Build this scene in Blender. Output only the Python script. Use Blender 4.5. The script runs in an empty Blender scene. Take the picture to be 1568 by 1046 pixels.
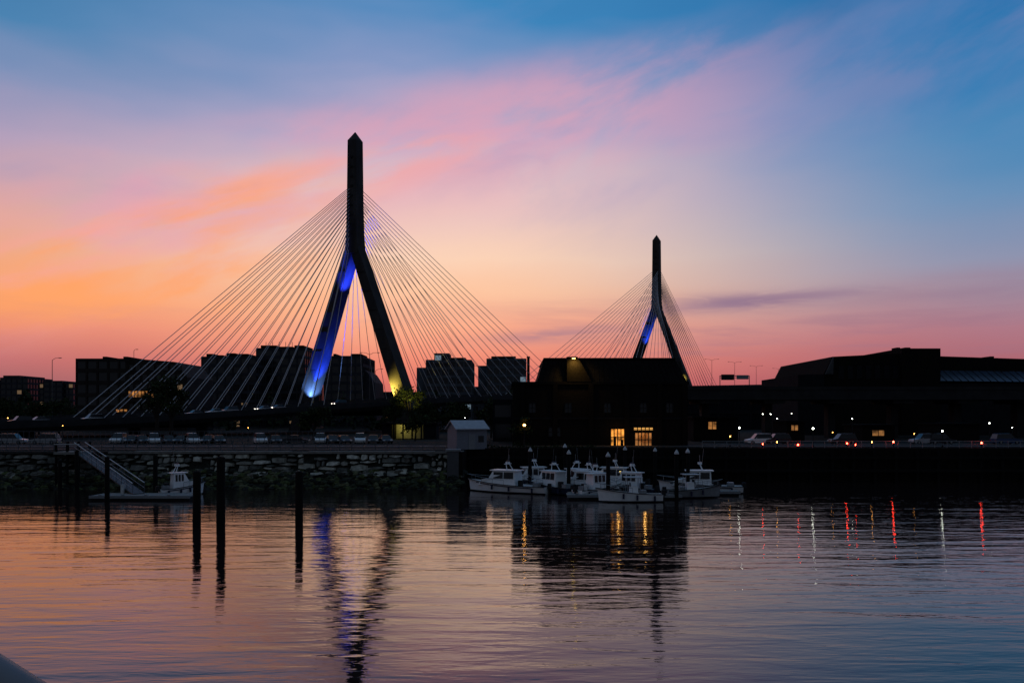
import bpy, math, random
from mathutils import Vector, Matrix
random.seed(7)
R=random.random
def U(a,b): return a+(b-a)*random.random()
F=1220.0; H=9.0
def WX(px,Y): return (px-784)/F*Y
def WZ(py,Y): return H+(640-py)/F*Y
def s2l(c):
    out=[]
    for v in c:
        v=v/255.0
        out.append(v/12.92 if v<=0.04045 else ((v+0.055)/1.055)**2.4)
    return tuple(out)+(1.0,)
# ---------------------------------------------------------------- materials
def mat(name,col,rough=0.7,metal=0.0,var=0.25,scale=1.5,bump=0.0,spec=0.3,stretch=(1,1,1)):
    m=bpy.data.materials.new(name); m.use_nodes=True
    nt=m.node_tree; b=nt.nodes['Principled BSDF']
    b.inputs['Roughness'].default_value=rough; b.inputs['Metallic'].default_value=metal
    b.inputs['Specular IOR Level'].default_value=spec
    tc=nt.nodes.new('ShaderNodeTexCoord'); mp=nt.nodes.new('ShaderNodeMapping')
    mp.inputs['Scale'].default_value=stretch
    n=nt.nodes.new('ShaderNodeTexNoise'); n.inputs['Scale'].default_value=scale; n.inputs['Detail'].default_value=5
    r=nt.nodes.new('ShaderNodeValToRGB')
    c=col
    r.color_ramp.elements[0].position=0.3; r.color_ramp.elements[1].position=0.7
    r.color_ramp.elements[0].color=(c[0]*(1-var),c[1]*(1-var),c[2]*(1-var),1)
    r.color_ramp.elements[1].color=(min(1,c[0]*(1+var)),min(1,c[1]*(1+var)),min(1,c[2]*(1+var)),1)
    nt.links.new(tc.outputs['Object'],mp.inputs[0]); nt.links.new(mp.outputs[0],n.inputs['Vector'])
    nt.links.new(n.outputs['Fac'],r.inputs[0]); nt.links.new(r.outputs[0],b.inputs['Base Color'])
    if bump>0:
        bp=nt.nodes.new('ShaderNodeBump'); bp.inputs['Strength'].default_value=bump; bp.inputs['Distance'].default_value=0.05
        nt.links.new(n.outputs['Fac'],bp.inputs['Height']); nt.links.new(bp.outputs[0],b.inputs['Normal'])
    return m
def emi(name,col,st):
    m=bpy.data.materials.new(name); m.use_nodes=True
    b=m.node_tree.nodes['Principled BSDF']
    b.inputs['Base Color'].default_value=(col[0]*.5,col[1]*.5,col[2]*.5,1)
    b.inputs['Emission Color'].default_value=(col[0],col[1],col[2],1)
    b.inputs['Emission Strength'].default_value=st
    return m
def emivar(name,col,st,scale=1.2):
    m=emi(name,col,st); t=m.node_tree; b=t.nodes['Principled BSDF']
    tc=t.nodes.new('ShaderNodeTexCoord'); n=t.nodes.new('ShaderNodeTexNoise'); n.inputs['Scale'].default_value=scale; n.inputs['Detail'].default_value=4
    mr=t.nodes.new('ShaderNodeMapRange'); mr.inputs[1].default_value=.38; mr.inputs[2].default_value=.66; mr.inputs[3].default_value=st*.12; mr.inputs[4].default_value=st*1.5
    t.links.new(tc.outputs['Object'],n.inputs['Vector']); t.links.new(n.outputs['Fac'],mr.inputs[0]); t.links.new(mr.outputs[0],b.inputs['Emission Strength'])
    return m
M={}
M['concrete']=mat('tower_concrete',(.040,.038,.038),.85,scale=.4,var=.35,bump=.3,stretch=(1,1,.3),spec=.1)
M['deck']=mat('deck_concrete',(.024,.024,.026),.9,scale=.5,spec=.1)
M['asphalt']=mat('asphalt',(.035,.035,.038),.9,scale=3,spec=.15)
M['cable']=mat('cable_sheath',(.48,.48,.50),.5,scale=2,var=.1)
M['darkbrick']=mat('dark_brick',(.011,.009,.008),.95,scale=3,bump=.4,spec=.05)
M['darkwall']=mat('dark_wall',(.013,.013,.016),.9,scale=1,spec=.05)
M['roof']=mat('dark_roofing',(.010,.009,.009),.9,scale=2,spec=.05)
M['bld1']=mat('city_facade_grey',(.03,.032,.04),.85,scale=.3,spec=.1)
M['bld2']=mat('city_facade_brown',(.026,.021,.02),.85,scale=.3,spec=.1)
M['bld3']=mat('city_facade_pale',(.075,.085,.10),.85,scale=.3,spec=.1)
M['glass']=mat('dark_glass',(.008,.01,.014),.15,scale=.2,spec=.4)
M['blueglass']=mat('skylight_glass',(.03,.05,.08),.25,scale=.5,spec=.3)
M['ground']=mat('ground_soil',(.02,.02,.017),.95,scale=.3,bump=.3,spec=.05)
M['pave']=mat('pavement',(.19,.18,.165),.9,scale=1.5,spec=.15)
M['dpave']=mat('dark_pavement',(.04,.038,.036),.9,scale=1.5,spec=.1)
M['white']=mat('white_paint',(.82,.84,.84),.35,scale=3,var=.05,spec=.5)
M['offwhite']=mat('weathered_white',(.48,.49,.49),.5,scale=3,var=.15)
M['grey']=mat('grey_paint',(.20,.21,.22),.5,scale=3,var=.1)
M['dgrey']=mat('fence_paint',(.07,.07,.075),.6,scale=3,var=.1)
M['metal']=mat('galvanised_metal',(.22,.23,.24),.45,metal=.4,scale=5)
M['black']=mat('black_rubber',(.012,.012,.013),.8,scale=5)
M['pile']=mat('tarred_timber',(.010,.009,.009),.9,scale=4,bump=.5,stretch=(1,1,.2),spec=.1)
M['dock']=mat('weathered_decking',(.20,.195,.18),.85,scale=6,bump=.3,stretch=(6,.6,1))
M['navy']=mat('navy_paint',(.012,.02,.05),.4,scale=4)
M['silver']=mat('silver_car_paint',(.35,.36,.38),.3,metal=.4,scale=5,var=.05)
M['red']=mat('red_car_paint',(.2,.02,.02),.3,scale=5,var=.05)
M['bluecar']=mat('blue_car_paint',(.03,.05,.12),.3,scale=5,var=.05)
M['darkcar']=mat('dark_car_paint',(.02,.02,.025),.3,scale=5,var=.05)
M['shed']=mat('shed_siding',(.17,.18,.21),.7,scale=4,stretch=(1,1,8))
M['shedroof']=mat('shed_roof_metal',(.36,.37,.40),.45,scale=2,var=.1)
M['bark']=mat('bark',(.03,.024,.02),.95,scale=6,bump=.5,spec=.05)
M['leaf']=mat('leaves_dark',(.02,.028,.013),.9,scale=2,var=.4,spec=.05)
M['leaf2']=mat('leaves_light',(.045,.06,.022),.9,scale=2,var=.4,spec=.05)
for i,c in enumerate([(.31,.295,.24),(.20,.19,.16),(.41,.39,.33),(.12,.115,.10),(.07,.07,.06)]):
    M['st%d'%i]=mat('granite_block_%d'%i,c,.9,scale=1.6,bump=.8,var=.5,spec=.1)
for i,c in enumerate([(.065,.078,.030),(.040,.046,.027),(.095,.097,.052),(.024,.026,.022)]):
    M['moss%d'%i]=mat('mossy_rock_%d'%i,c,.9,scale=3,bump=.8,var=.4,spec=.1)
M['e_orange']=emivar('lit_window_orange',(1,.38,.06),.85,1.1)
M['e_dim']=emivar('lit_window_dim',(1,.42,.12),.25,.8)
M['e_warm']=emivar('lit_window_warm',(1,.40,.10),.38,.6)
M['e_city']=emi('city_window_glow',(1,.6,.3),.10)
M['e_yellow']=emi('lamp_yellow',(1,.68,.15),8)
M['e_strip']=emi('soffit_light',(1,.5,.12),1.2)
M['e_white']=emi('lamp_white',(.95,1,.85),18)
M['e_red']=emi('lamp_red',(1,.04,.02),45)
M['e_sodium']=emi('lamp_sodium',(1,.42,.08),20)
M['e_cool']=emi('lit_window_cool',(.5,.7,.85),.22)
M['e_head']=emi('headlight',(1,.9,.75),5)
# ---------------------------------------------------------------- mesh builder
class MB:
    def __init__(s): s.v=[]; s.f=[]; s.m=[]; s.mats=[]
    def mi(s,k):
        if k not in s.mats: s.mats.append(k)
        return s.mats.index(k)
    def add(s,vs,fs,k):
        o=len(s.v); s.v+= [tuple(v) for v in vs]; i=s.mi(k)
        for f in fs: s.f.append([o+a for a in f]); s.m.append(i)
    def box(s,c,d,k,rz=0,taper=1.0,tz=None):
        x,y,z=d[0]/2,d[1]/2,d[2]/2; cs,sn=math.cos(rz),math.sin(rz); vs=[]
        for sz in(-1,1):
            t=taper if sz>0 else 1
            for sx,sy in((-1,-1),(1,-1),(1,1),(-1,1)):
                a,b=sx*x*t,sy*y*t
                vs.append((c[0]+a*cs-b*sn,c[1]+a*sn+b*cs,c[2]+sz*z))
        s.add(vs,[(0,3,2,1),(4,5,6,7),(0,1,5,4),(1,2,6,5),(2,3,7,6),(3,0,4,7)],k)
    def bb(s,x0,x1,y0,y1,z0,z1,k): s.box(((x0+x1)/2,(y0+y1)/2,(z0+z1)/2),(abs(x1-x0),abs(y1-y0),abs(z1-z0)),k)
    def cyl(s,p0,p1,r0,k,r1=None,n=8):
        r1=r0 if r1 is None else r1
        p0=Vector(p0);p1=Vector(p1);d=(p1-p0).normalized()
        a=d.cross(Vector((0,0,1)) if abs(d.z)<.9 else Vector((1,0,0))).normalized(); b=d.cross(a)
        vs=[]
        for p,r in((p0,r0),(p1,r1)):
            for i in range(n):
                t=2*math.pi*i/n; vs.append(p+a*math.cos(t)*r+b*math.sin(t)*r)
        fs=[(i,(i+1)%n,n+(i+1)%n,n+i) for i in range(n)]+[tuple(range(n))[::-1],tuple(range(n,2*n))]
        s.add(vs,fs,k)
    def prism(s,poly,y0,y1,k,axis='y',tr=None):
        n=len(poly)
        vs=[(p[0],y0,p[1]) for p in poly]+[(p[0],y1,p[1]) for p in poly]
        if tr: vs=[tr(v) for v in vs]
        s.add(vs,[(i,(i+1)%n,n+(i+1)%n,n+i) for i in range(n)]+[tuple(range(n))[::-1],tuple(range(n,2*n))],k)
    def sph(s,c,r,k,n=8,m=6,sc=(1,1,1)):
        vs=[(c[0],c[1],c[2]-r*sc[2])]
        for j in range(1,m):
            ph=-math.pi/2+math.pi*j/m
            for i in range(n):
                t=2*math.pi*i/n; vs.append((c[0]+r*sc[0]*math.cos(ph)*math.cos(t),c[1]+r*sc[1]*math.cos(ph)*math.sin(t),c[2]+r*sc[2]*math.sin(ph)))
        vs.append((c[0],c[1],c[2]+r*sc[2])); fs=[]
        for i in range(n): fs.append((0,1+(i+1)%n,1+i))
        for j in range(m-2):
            for i in range(n):
                a=1+j*n+i;b=1+j*n+(i+1)%n; fs.append((a,b,b+n,a+n))
        t=len(vs)-1
        for i in range(n): fs.append((t,t-n+i,t-n+(i+1)%n))
        s.add(vs,fs,k)
    def build(s,name,loc=(0,0,0),rz=0,smooth=False):
        me=bpy.data.meshes.new(name); me.from_pydata(s.v,[],s.f)
        for k in s.mats: me.materials.append(M[k])
        me.polygons.foreach_set('material_index',s.m)
        if smooth: me.polygons.foreach_set('use_smooth',[True]*len(s.f))
        me.update()
        o=bpy.data.objects.new(name,me); bpy.context.scene.collection.objects.link(o)
        o.location=loc; o.rotation_euler=(0,0,rz); return o
# ---------------------------------------------------------------- world
w=bpy.data.worlds.new('World'); bpy.context.scene.world=w; w.use_nodes=True
nt=w.node_tree; nt.nodes.clear(); L=nt.links
def N(t,**k):
    n=nt.nodes.new(t)
    for a,b in k.items(): setattr(n,a,b)
    return n
def setin(sock,v):
    if isinstance(v,(int,float)): sock.default_value=v
    else: L.new(v,sock)
def ma(op,a,b=0,c=None,clamp=False):
    n=N('ShaderNodeMath',operation=op,use_clamp=clamp); setin(n.inputs[0],a); setin(n.inputs[1],b)
    if c is not None: setin(n.inputs[2],c)
    return n.outputs[0]
def sm(x,a,b,lo=0.,hi=1.):
    n=N('ShaderNodeMapRange',interpolation_type='SMOOTHSTEP'); setin(n.inputs[0],x)
    n.inputs[1].default_value=a;n.inputs[2].default_value=b;n.inputs[3].default_value=lo;n.inputs[4].default_value=hi
    return n.outputs[0]
def mul(*a):
    r=a[0]
    for q in a[1:]: r=ma('MULTIPLY',r,q)
    return r
def mix(f,a,b,bt='MIX'):
    n=N('ShaderNodeMix',data_type='RGBA',blend_type=bt); setin(n.inputs[0],f)
    for i,v in((6,a),(7,b)):
        if isinstance(v,tuple): n.inputs[i].default_value=v
        else: L.new(v,n.inputs[i])
    return n.outputs[2]
tc=N('ShaderNodeTexCoord'); sp=N('ShaderNodeSeparateXYZ'); L.new(tc.outputs['Generated'],sp.inputs[0])
x,y,z=sp.outputs
az=ma('ARCTAN2',x,y)
hyp=ma('MAXIMUM',ma('SQRT',ma('ADD',ma('MULTIPLY',x,x),ma('MULTIPLY',y,y))),.001)
e0=ma('DIVIDE',z,hyp)
def noise(vx,vy,vz,detail=5,rough=.55,dist=0.):
    c=N('ShaderNodeCombineXYZ'); setin(c.inputs[0],vx);setin(c.inputs[1],vy);setin(c.inputs[2],vz)
    n=N('ShaderNodeTexNoise'); n.inputs['Scale'].default_value=1; n.inputs['Detail'].default_value=detail
    n.inputs['Roughness'].default_value=rough; n.inputs['Distortion'].default_value=dist
    L.new(c.outputs[0],n.inputs['Vector']); return n.outputs['Fac']
warp=noise(ma('MULTIPLY',az,3.),ma('MULTIPLY',e0,9.),2.3,3)
e=ma('ADD',e0,ma('MULTIPLY',ma('SUBTRACT',warp,.5),ma('MULTIPLY',e0,.3)))
SC=.8
def ramp(st):
    r=N('ShaderNodeValToRGB'); cr=r.color_ramp
    while len(cr.elements)<len(st): cr.elements.new(.5)
    for el,(p,c) in zip(cr.elements,st): el.position=p/SC
    for el,(p,c) in zip(cr.elements,st): el.color=s2l(c)
    L.new(ma('DIVIDE',e,SC,clamp=True),r.inputs[0]); return r.outputs[0]
left=ramp([(0,(105,72,92)),(.034,(150,95,105)),(.062,(192,108,110)),(.097,(232,138,114)),(.131,(250,162,108)),(.175,(240,166,128)),(.214,(228,166,152)),(.255,(208,163,170)),(.303,(178,158,186)),(.372,(126,144,184)),(.441,(70,129,176)),(.7,(42,90,146))])
cen=ramp([(0,(150,80,95)),(.041,(205,98,104)),(.074,(228,130,116)),(.115,(243,166,138)),(.156,(248,194,160)),(.197,(248,208,182)),(.279,(230,193,194)),(.35,(190,172,200)),(.43,(134,152,195)),(.525,(58,132,187)),(.75,(40,94,150))])
rig=ramp([(0,(115,72,88)),(.034,(150,84,98)),(.062,(172,98,110)),(.097,(172,118,134)),(.131,(158,135,154)),(.165,(140,146,174)),(.234,(102,142,183)),(.303,(70,134,183)),(.372,(46,123,179)),(.441,(36,114,173)),(.7,(27,78,135))])
base=mix(sm(az,-.62,-.12),left,cen)
base=mix(sm(az,-.06,.58),base,rig)
pu=ma('ADD',ma('MULTIPLY',az,.94),ma('MULTIPLY',e0,.33))
pv=ma('ADD',ma('MULTIPLY',az,-.33),ma('MULTIPLY',e0,.94))
c1=noise(mul(pu,4.5),mul(pv,11.),1.7,7,.55,.25)
cen_=ma('ADD',ma('ADD',.396,ma('MULTIPLY',az,.2)),mul(az,az,-.25))
band=ma('SUBTRACT',e0,cen_)
bm=mul(sm(band,-.17,-.03),sm(band,.075,.0))
bm=ma('MULTIPLY',bm,sm(az,.04,.40,1.,.18))
pink=mul(sm(c1,.34,.62),bm,.66)
base=mix(pink,base,s2l((226,160,180)))
c5=noise(mul(pu,6.),mul(pv,20.),3.1,6,.55,.3)
co=mul(sm(band,-.10,-.05),sm(band,.0,-.035),sm(az,.12,-.18),sm(c5,.42,.62),.6)
base=mix(co,base,s2l((246,164,158)))
om=mul(sm(az,-.12,-.42),sm(ma('SUBTRACT',e0,ma('MULTIPLY',az,.30)),.42,.35),sm(e0,.08,.14))
c3=noise(mul(pu,4.),mul(pv,15.),6.1,6,.55,.3)
base=mix(mul(om,sm(c3,.42,.64),.9),base,s2l((255,162,100)))
c2=noise(mul(pu,4.),mul(pv,11.),9.4,6,.55,.3)
vm=mul(sm(e0,.16,.34),.25)
base=mix(mul(sm(c2,.5,.72),vm),base,s2l((106,138,190)))
c4=noise(mul(az,3.4),mul(e0,34.),4.4,5,.55,.3)
lm=mul(sm(e0,.05,.09),sm(e0,.17,.12),sm(az,-.1,.15,.2,1.))
base=mix(mul(sm(c4,.5,.7),lm,.45),base,s2l((152,112,134)))
# small grey-violet clouds low in the west
c6=noise(mul(az,11.),mul(e0,70.),7.7,5,.6,.5)
def wisp(ca,ce,wa,we,sl,st):
    global base
    da=ma('DIVIDE',ma('SUBTRACT',az,ca),wa)
    de=ma('DIVIDE',ma('SUBTRACT',ma('SUBTRACT',e0,ce),ma('MULTIPLY',ma('SUBTRACT',az,ca),sl)),we)
    d2=ma('ADD',mul(da,da),mul(de,de))
    m_=mul(ma('EXPONENT',ma('MULTIPLY',d2,-1.)),sm(c6,.28,.60,.25,1.))
    base=mix(mul(m_,st),base,s2l((138,110,140)))
wisp(.285,.139,.075,.010,-.03,.85); wisp(.35,.144,.09,.007,.03,.6); wisp(.05,.104,.08,.009,.08,.65); wisp(.22,.133,.07,.008,.05,.45); wisp(.50,.135,.12,.010,0.,.3)
absaz=ma('ABSOLUTE',az,0)
bk=sm(absaz,.9,2.1)
base=mix(bk,base,(.075,.088,.12,1))
base=mix(sm(z,.5,.9),base,(.10,.165,.26,1))
base=mix(sm(z,0,-.05),base,(.02,.02,.03,1))
bg=N('ShaderNodeBackground'); L.new(base,bg.inputs[0]); bg.inputs[1].default_value=1.0
sky=N('ShaderNodeTexSky',sky_type='NISHITA',sun_disc=False); sky.sun_elevation=math.radians(2); sky.sun_rotation=math.radians(-6)
bg2=N('ShaderNodeBackground'); L.new(sky.outputs[0],bg2.inputs[0]); bg2.inputs[1].default_value=.004
ad=N('ShaderNodeAddShader'); L.new(bg.outputs[0],ad.inputs[0]); L.new(bg2.outputs[0],ad.inputs[1])
ow=N('ShaderNodeOutputWorld'); L.new(ad.outputs[0],ow.inputs[0])
def aim(o,d): o.rotation_euler=Vector(d).to_track_quat('-Z','Y').to_euler()
sl=bpy.data.lights.new('sun','SUN'); sl.energy=.03; sl.angle=math.radians(20); sl.color=(1,.7,.5)
so=bpy.data.objects.new('sun',sl); bpy.context.scene.collection.objects.link(so); aim(so,(.1,-1,-.12))
# ---------------------------------------------------------------- water
wm=bpy.data.materials.new('river_water'); wm.use_nodes=True; t=wm.node_tree; b=t.nodes['Principled BSDF']
b.inputs['Base Color'].default_value=(.018,.011,.010,1); b.inputs['Roughness'].default_value=.02; b.inputs['IOR'].default_value=1.44
b.inputs['Specular Tint'].default_value=(1.0,.83,.79,1)
tcn=t.nodes.new('ShaderNodeTexCoord')
prev=None
for i,(scx,scy,dist,det,rot) in enumerate([(.08,.33,.07,2,.05),(.30,1.15,.031,3,-.10),(1.2,4.0,.0065,3,.16)]):
    mp=t.nodes.new('ShaderNodeMapping'); mp.inputs['Scale'].default_value=(scx,scy,1); mp.inputs['Rotation'].default_value=(0,0,rot); mp.inputs['Location'].default_value=(i*13.1,i*7.7,0)
    n=t.nodes.new('ShaderNodeTexNoise'); n.inputs['Scale'].default_value=1; n.inputs['Detail'].default_value=det; n.inputs['Distortion'].default_value=.4
    bp=t.nodes.new('ShaderNodeBump'); bp.inputs['Strength'].default_value=1; bp.inputs['Distance'].default_value=dist
    t.links.new(tcn.outputs['Object'],mp.inputs[0]); t.links.new(mp.outputs[0],n.inputs['Vector']); t.links.new(n.outputs['Fac'],bp.inputs['Height'])
    if prev: t.links.new(prev,bp.inputs['Normal'])
    prev=bp.outputs[0]
t.links.new(prev,b.inputs['Normal']); M['water']=wm
g=MB(); g.add([(-3000,-300,0),(3000,-300,0),(3000,4500,0),(-3000,4500,0)],[(0,1,2,3)],'water'); g.build('river_water')
# ---------------------------------------------------------------- ground
G=4.6
g=MB(); pts=[(-3000,105.4),(-7,105.4),(-7,113.4),(3000,113.4),(3000,4500),(-3000,4500)]
g.add([(a,c,G) for a,c in pts],[tuple(range(6))],'ground'); g.build('ground')
g=MB(); g.bb(-160,-7.2,106.6,110,G+.02,G+.14,'dpave'); g.build('riverside_pavement')
g=MB(); g.bb(-160,-7.2,122,128.5,G+.004,G+.008,'asphalt')
for i in range(40): g.bb(-140+i*3.3,-138.6+i*3.3,125.2,125.32,G+.011,G+.013,'white')
g.build('riverside_road')
g=MB(); g.bb(-2,170,118,124,G+.02,G+.14,'dpave'); g.build('promenade_pavement')
# stone sea wall: rough blocks above, loose mossy rock slope below
g=MB()
def wy(zz): return 104.3+.9*(zz-2.0)/2.4 if zz>2.0 else 104.3-(2.0-zz)*1.45
g.add([(-160,wy(-1)+.25,-1),(-6.6,wy(-1)+.25,-1),(-6.6,wy(2)+.25,2),(-160,wy(2)+.25,2)],[(0,1,2,3)],'moss3')
g.add([(-160,wy(2)+.25,2),(-6.6,wy(2)+.25,2),(-6.6,wy(4.3)+.25,4.3),(-160,wy(4.3)+.25,4.3)],[(0,1,2,3)],'moss3')
g.bb(-6.9,-6.4,103.2,113.4,-1,4.55,'darkbrick')
zz=1.5; row=0
while zz<4.1:
    hgt=U(.5,.8)
    if zz+hgt>3.95: hgt=4.27-zz
    xx=-120.+U(0,1)
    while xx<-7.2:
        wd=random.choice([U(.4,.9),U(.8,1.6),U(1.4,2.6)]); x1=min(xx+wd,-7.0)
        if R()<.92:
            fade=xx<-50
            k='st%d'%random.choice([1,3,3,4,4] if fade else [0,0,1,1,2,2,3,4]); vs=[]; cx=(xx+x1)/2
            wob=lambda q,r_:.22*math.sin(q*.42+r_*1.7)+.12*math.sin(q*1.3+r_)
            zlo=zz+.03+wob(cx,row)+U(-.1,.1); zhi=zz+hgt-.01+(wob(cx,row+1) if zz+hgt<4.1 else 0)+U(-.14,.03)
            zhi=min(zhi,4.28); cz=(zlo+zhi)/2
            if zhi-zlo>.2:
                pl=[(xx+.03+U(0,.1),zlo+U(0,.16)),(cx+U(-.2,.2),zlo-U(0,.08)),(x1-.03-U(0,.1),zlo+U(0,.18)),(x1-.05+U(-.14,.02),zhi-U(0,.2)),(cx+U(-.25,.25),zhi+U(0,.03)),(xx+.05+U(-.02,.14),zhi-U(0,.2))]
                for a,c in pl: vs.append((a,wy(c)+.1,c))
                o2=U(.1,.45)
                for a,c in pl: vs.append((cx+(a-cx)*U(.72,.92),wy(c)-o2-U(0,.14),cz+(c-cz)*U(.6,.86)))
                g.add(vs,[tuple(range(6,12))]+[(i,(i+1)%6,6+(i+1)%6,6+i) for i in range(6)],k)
        xx+=wd
    zz+=hgt; row+=1
def rock(X,Y,Z,r,k):
    n=7;m=5; vs=[];fs=[]; sx,sy,sz=U(.8,1.5),U(.7,1.1),U(.5,.8)
    for j in range(m):
        ph=-1.3+2.6*j/(m-1)
        for i in range(n):
            t_=6.283*i/n+j*.4; q=r*U(.75,1.15)
            vs.append((X+q*sx*math.cos(ph)*math.cos(t_),Y+q*sy*math.cos(ph)*math.sin(t_),Z+q*sz*math.sin(ph)))
    for j in range(m-1):
        for i in range(n): a=j*n+i;b_=j*n+(i+1)%n; fs.append((a,b_,b_+n,a+n))
    fs+=[tuple(range(n))[::-1],tuple(range((m-1)*n,m*n))]; g.add(vs,fs,k)
for i in range(1600):
    zz=U(-.3,2.1); X=U(-105,-6.5); hi=zz>1.3
    rock(X,wy(zz)-U(-.1,.25),zz,U(.22,.66),random.choice(['moss0','moss1','moss1','moss2','moss3','moss3']+(['st3','st1','st4'] if hi else [])))
xx=-150.
while xx<-7.2:
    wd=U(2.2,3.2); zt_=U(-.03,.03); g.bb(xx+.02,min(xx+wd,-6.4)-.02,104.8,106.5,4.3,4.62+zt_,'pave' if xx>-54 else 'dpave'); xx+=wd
g.build('stone_seawall')
g=MB(); g.bb(-6.4,170,112.8,113.6,-1,4.75,'darkbrick')
for i in range(60): g.bb(-6+i*3,-5.6+i*3,112.3,112.8,-1,4.4,'pile')
g.bb(-6.4,170,112.1,112.35,3.2,3.6,'pile'); g.bb(-6.4,170,112.1,112.35,1.4,1.8,'pile'); g.build('harbour_bulkhead')
def fence(name,x0,x1,Y,z0,h,sp,k,rails=3):
    g=MB(); n=int((x1-x0)/sp)
    for i in range(n+1): g.cyl((x0+i*sp,Y,z0),(x0+i*sp,Y,z0+h),.045,k,n=5)
    for j in range(rails): g.cyl((x0,Y,z0+h*(j+1)/rails),(x0+n*sp,Y,z0+h*(j+1)/rails),.03,k,n=4)
    return g.build(name)
fence('steel_fence',-100,-8,107.2,G,1.3,1.6,'dgrey')
fence('picket_fence',-110,-30,131,G,2.2,.9,'dgrey',2)
fence('promenade_railing',28,160,117.2,G,1.0,1.8,'grey',2)
# ---------------------------------------------------------------- bridge
ax=Vector((.65,.76,0)).normalized(); u=Vector((.902,-.431,0)); nn=Vector((.431,.902,0))
T1=Vector((-49,249,0))
prof=[(-190,5.5),(-130,6.6),(-80,8.4),(0,13.6),(92,18.2),(184,23.5),(260,26.5),(420,29)]
def dz(t):
    for (a,b_),(c,d) in zip(prof,prof[1:]):
        if t<=c: return b_+(d-b_)*(t-a)/(c-a)
    return prof[-1][1]
def C(t): p=T1+ax*t; return Vector((p.x,p.y,dz(t)))
def sweep(g,prof2,ts,k):
    vs=[];n=len(prof2)
    for tt in ts:
        c=C(tt)
        for s_,z_ in prof2: p=c+u*s_; vs.append((p.x,p.y,c.z+z_))
    fs=[]
    for i in range(len(ts)-1):
        for j in range(n): a=i*n+j;b_=i*n+(j+1)%n; fs.append((a,b_,b_+n,a+n))
    fs+= [tuple(range(n)),tuple(range((len(ts)-1)*n,len(ts)*n))[::-1]]
    g.add(vs,fs,k)
ts=[-190+10*i for i in range(62)]
TW=184.0
bridge=bpy.data.objects.new('cable_stayed_bridge',None); bpy.context.scene.collection.objects.link(bridge)
g=MB()
sweep(g,[(-17,-1.6),(17,-1.6),(18,-.6),(18,0),(-18,0),(-18,-.6)],ts,'deck')
for s_ in(-18,17.6): sweep(g,[(s_,0),(s_+.4,0),(s_+.35,.9),(s_+.05,.9)],ts,'deck')
sweep(g,[(-.4,.004),(.4,.004),(.2,.9),(-.2,.9)],ts,'deck')
sweep(g,[(-17.4,.006),(-.6,.006),(-.6,.012),(-17.4,.012)],ts,'asphalt')
sweep(g,[(.6,.006),(17.4,.006),(17.4,.012),(.6,.012)],ts,'asphalt')
for s_ in(-13.5,-9.5,-5.5,5.5,9.5,13.5): sweep(g,[(s_,.016),(s_+.15,.016),(s_+.15,.02),(s_,.02)],ts,'white')
for tt in ts:
    if tt<-95 or tt>245 or abs(tt+60)<1:
        c=C(tt)
        for s_ in(-12,12):
            p=c+u*s_; g.box((p.x,p.y,(c.z-1.7)/2),(2,2,c.z-1.7),'deck')
        g.box((c.x,c.y,c.z-2.4),(30,1.8,1.5),'deck',rz=math.atan2(u.y,u.x))
o=g.build('deck'); o.parent=bridge
def tower(T,t0,name):
    g=MB()
    def ring(s_,zz_,hw,hn):
        c=Vector((T.x,T.y,0))
        return [tuple(c+u*(s_+a*hw)+nn*(b_*hn)+Vector((0,0,zz_))) for a,b_ in((-1,-1),(1,-1),(1,1),(-1,1))]
    def loft(rs):
        vs=sum(rs,[]);fs=[]
        for i in range(len(rs)-1):
            for j in range(4): a=i*4+j;b_=i*4+(j+1)%4; fs.append((a,b_,b_+4,a+4))
        fs+=[(0,3,2,1),tuple(range(len(vs)-4,len(vs)))]; g.add(vs,fs,'concrete')
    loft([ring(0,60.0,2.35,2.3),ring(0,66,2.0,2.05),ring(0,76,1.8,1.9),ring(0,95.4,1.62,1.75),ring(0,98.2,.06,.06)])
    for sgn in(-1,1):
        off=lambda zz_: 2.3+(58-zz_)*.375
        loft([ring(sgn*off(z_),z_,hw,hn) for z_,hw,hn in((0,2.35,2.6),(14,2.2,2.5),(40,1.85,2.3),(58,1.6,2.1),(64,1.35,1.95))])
        for zz_ in range(18,60,6):
            g.box(tuple(Vector((T.x,T.y,zz_))+u*sgn*off(zz_)-nn*2.35),(3.2,.2,.12),'deck',rz=math.atan2(u.y,u.x))
    for zz_ in range(66,92,3):
        g.box((T.x-nn.x*1.95,T.y-nn.y*1.95,zz_),(1.0,.3,.5),'deck',rz=math.atan2(u.y,u.x))
    g.box((T.x,T.y,dz(t0)-2.6),(40,3.5,2.6),'deck',rz=math.atan2(u.y,u.x))
    o=g.build(name); o.parent=bridge
T2=T1+ax*TW
tower(T1,0,'south_tower'); tower(T2,TW,'north_tower')
g=MB()
def cab(p0,p1,r=.09): g.cyl(p0,p1,r,'cable',n=5)
for T,t0,main,back in((T1,0,1,-1),(T2,TW,-1,1)):
    n=16
    for i in range(n):
        f=i/(n-1); zt=64.5+f*16
        top=Vector((T.x,T.y,zt))
        tm=t0+main*(10+f*80)
        for s_ in(-17,17):
            c=C(tm)+u*s_; cab(top+u*(1.2 if s_>0 else -1.2)+nn*main*1.3,c,.09 if t0==0 else .1)
        bl=80 if t0==0 else 58
        tb=t0+back*(14+f*(bl-12))
        for s_ in(-2.2,2.2):
            c=C(tb)+u*s_; cab(top-u*1.2*(1 if t0==0 else -1)+u*s_*.2+nn*back*1.4,c,.095)
o=g.build('stay_cables'); o.parent=bridge
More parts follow.
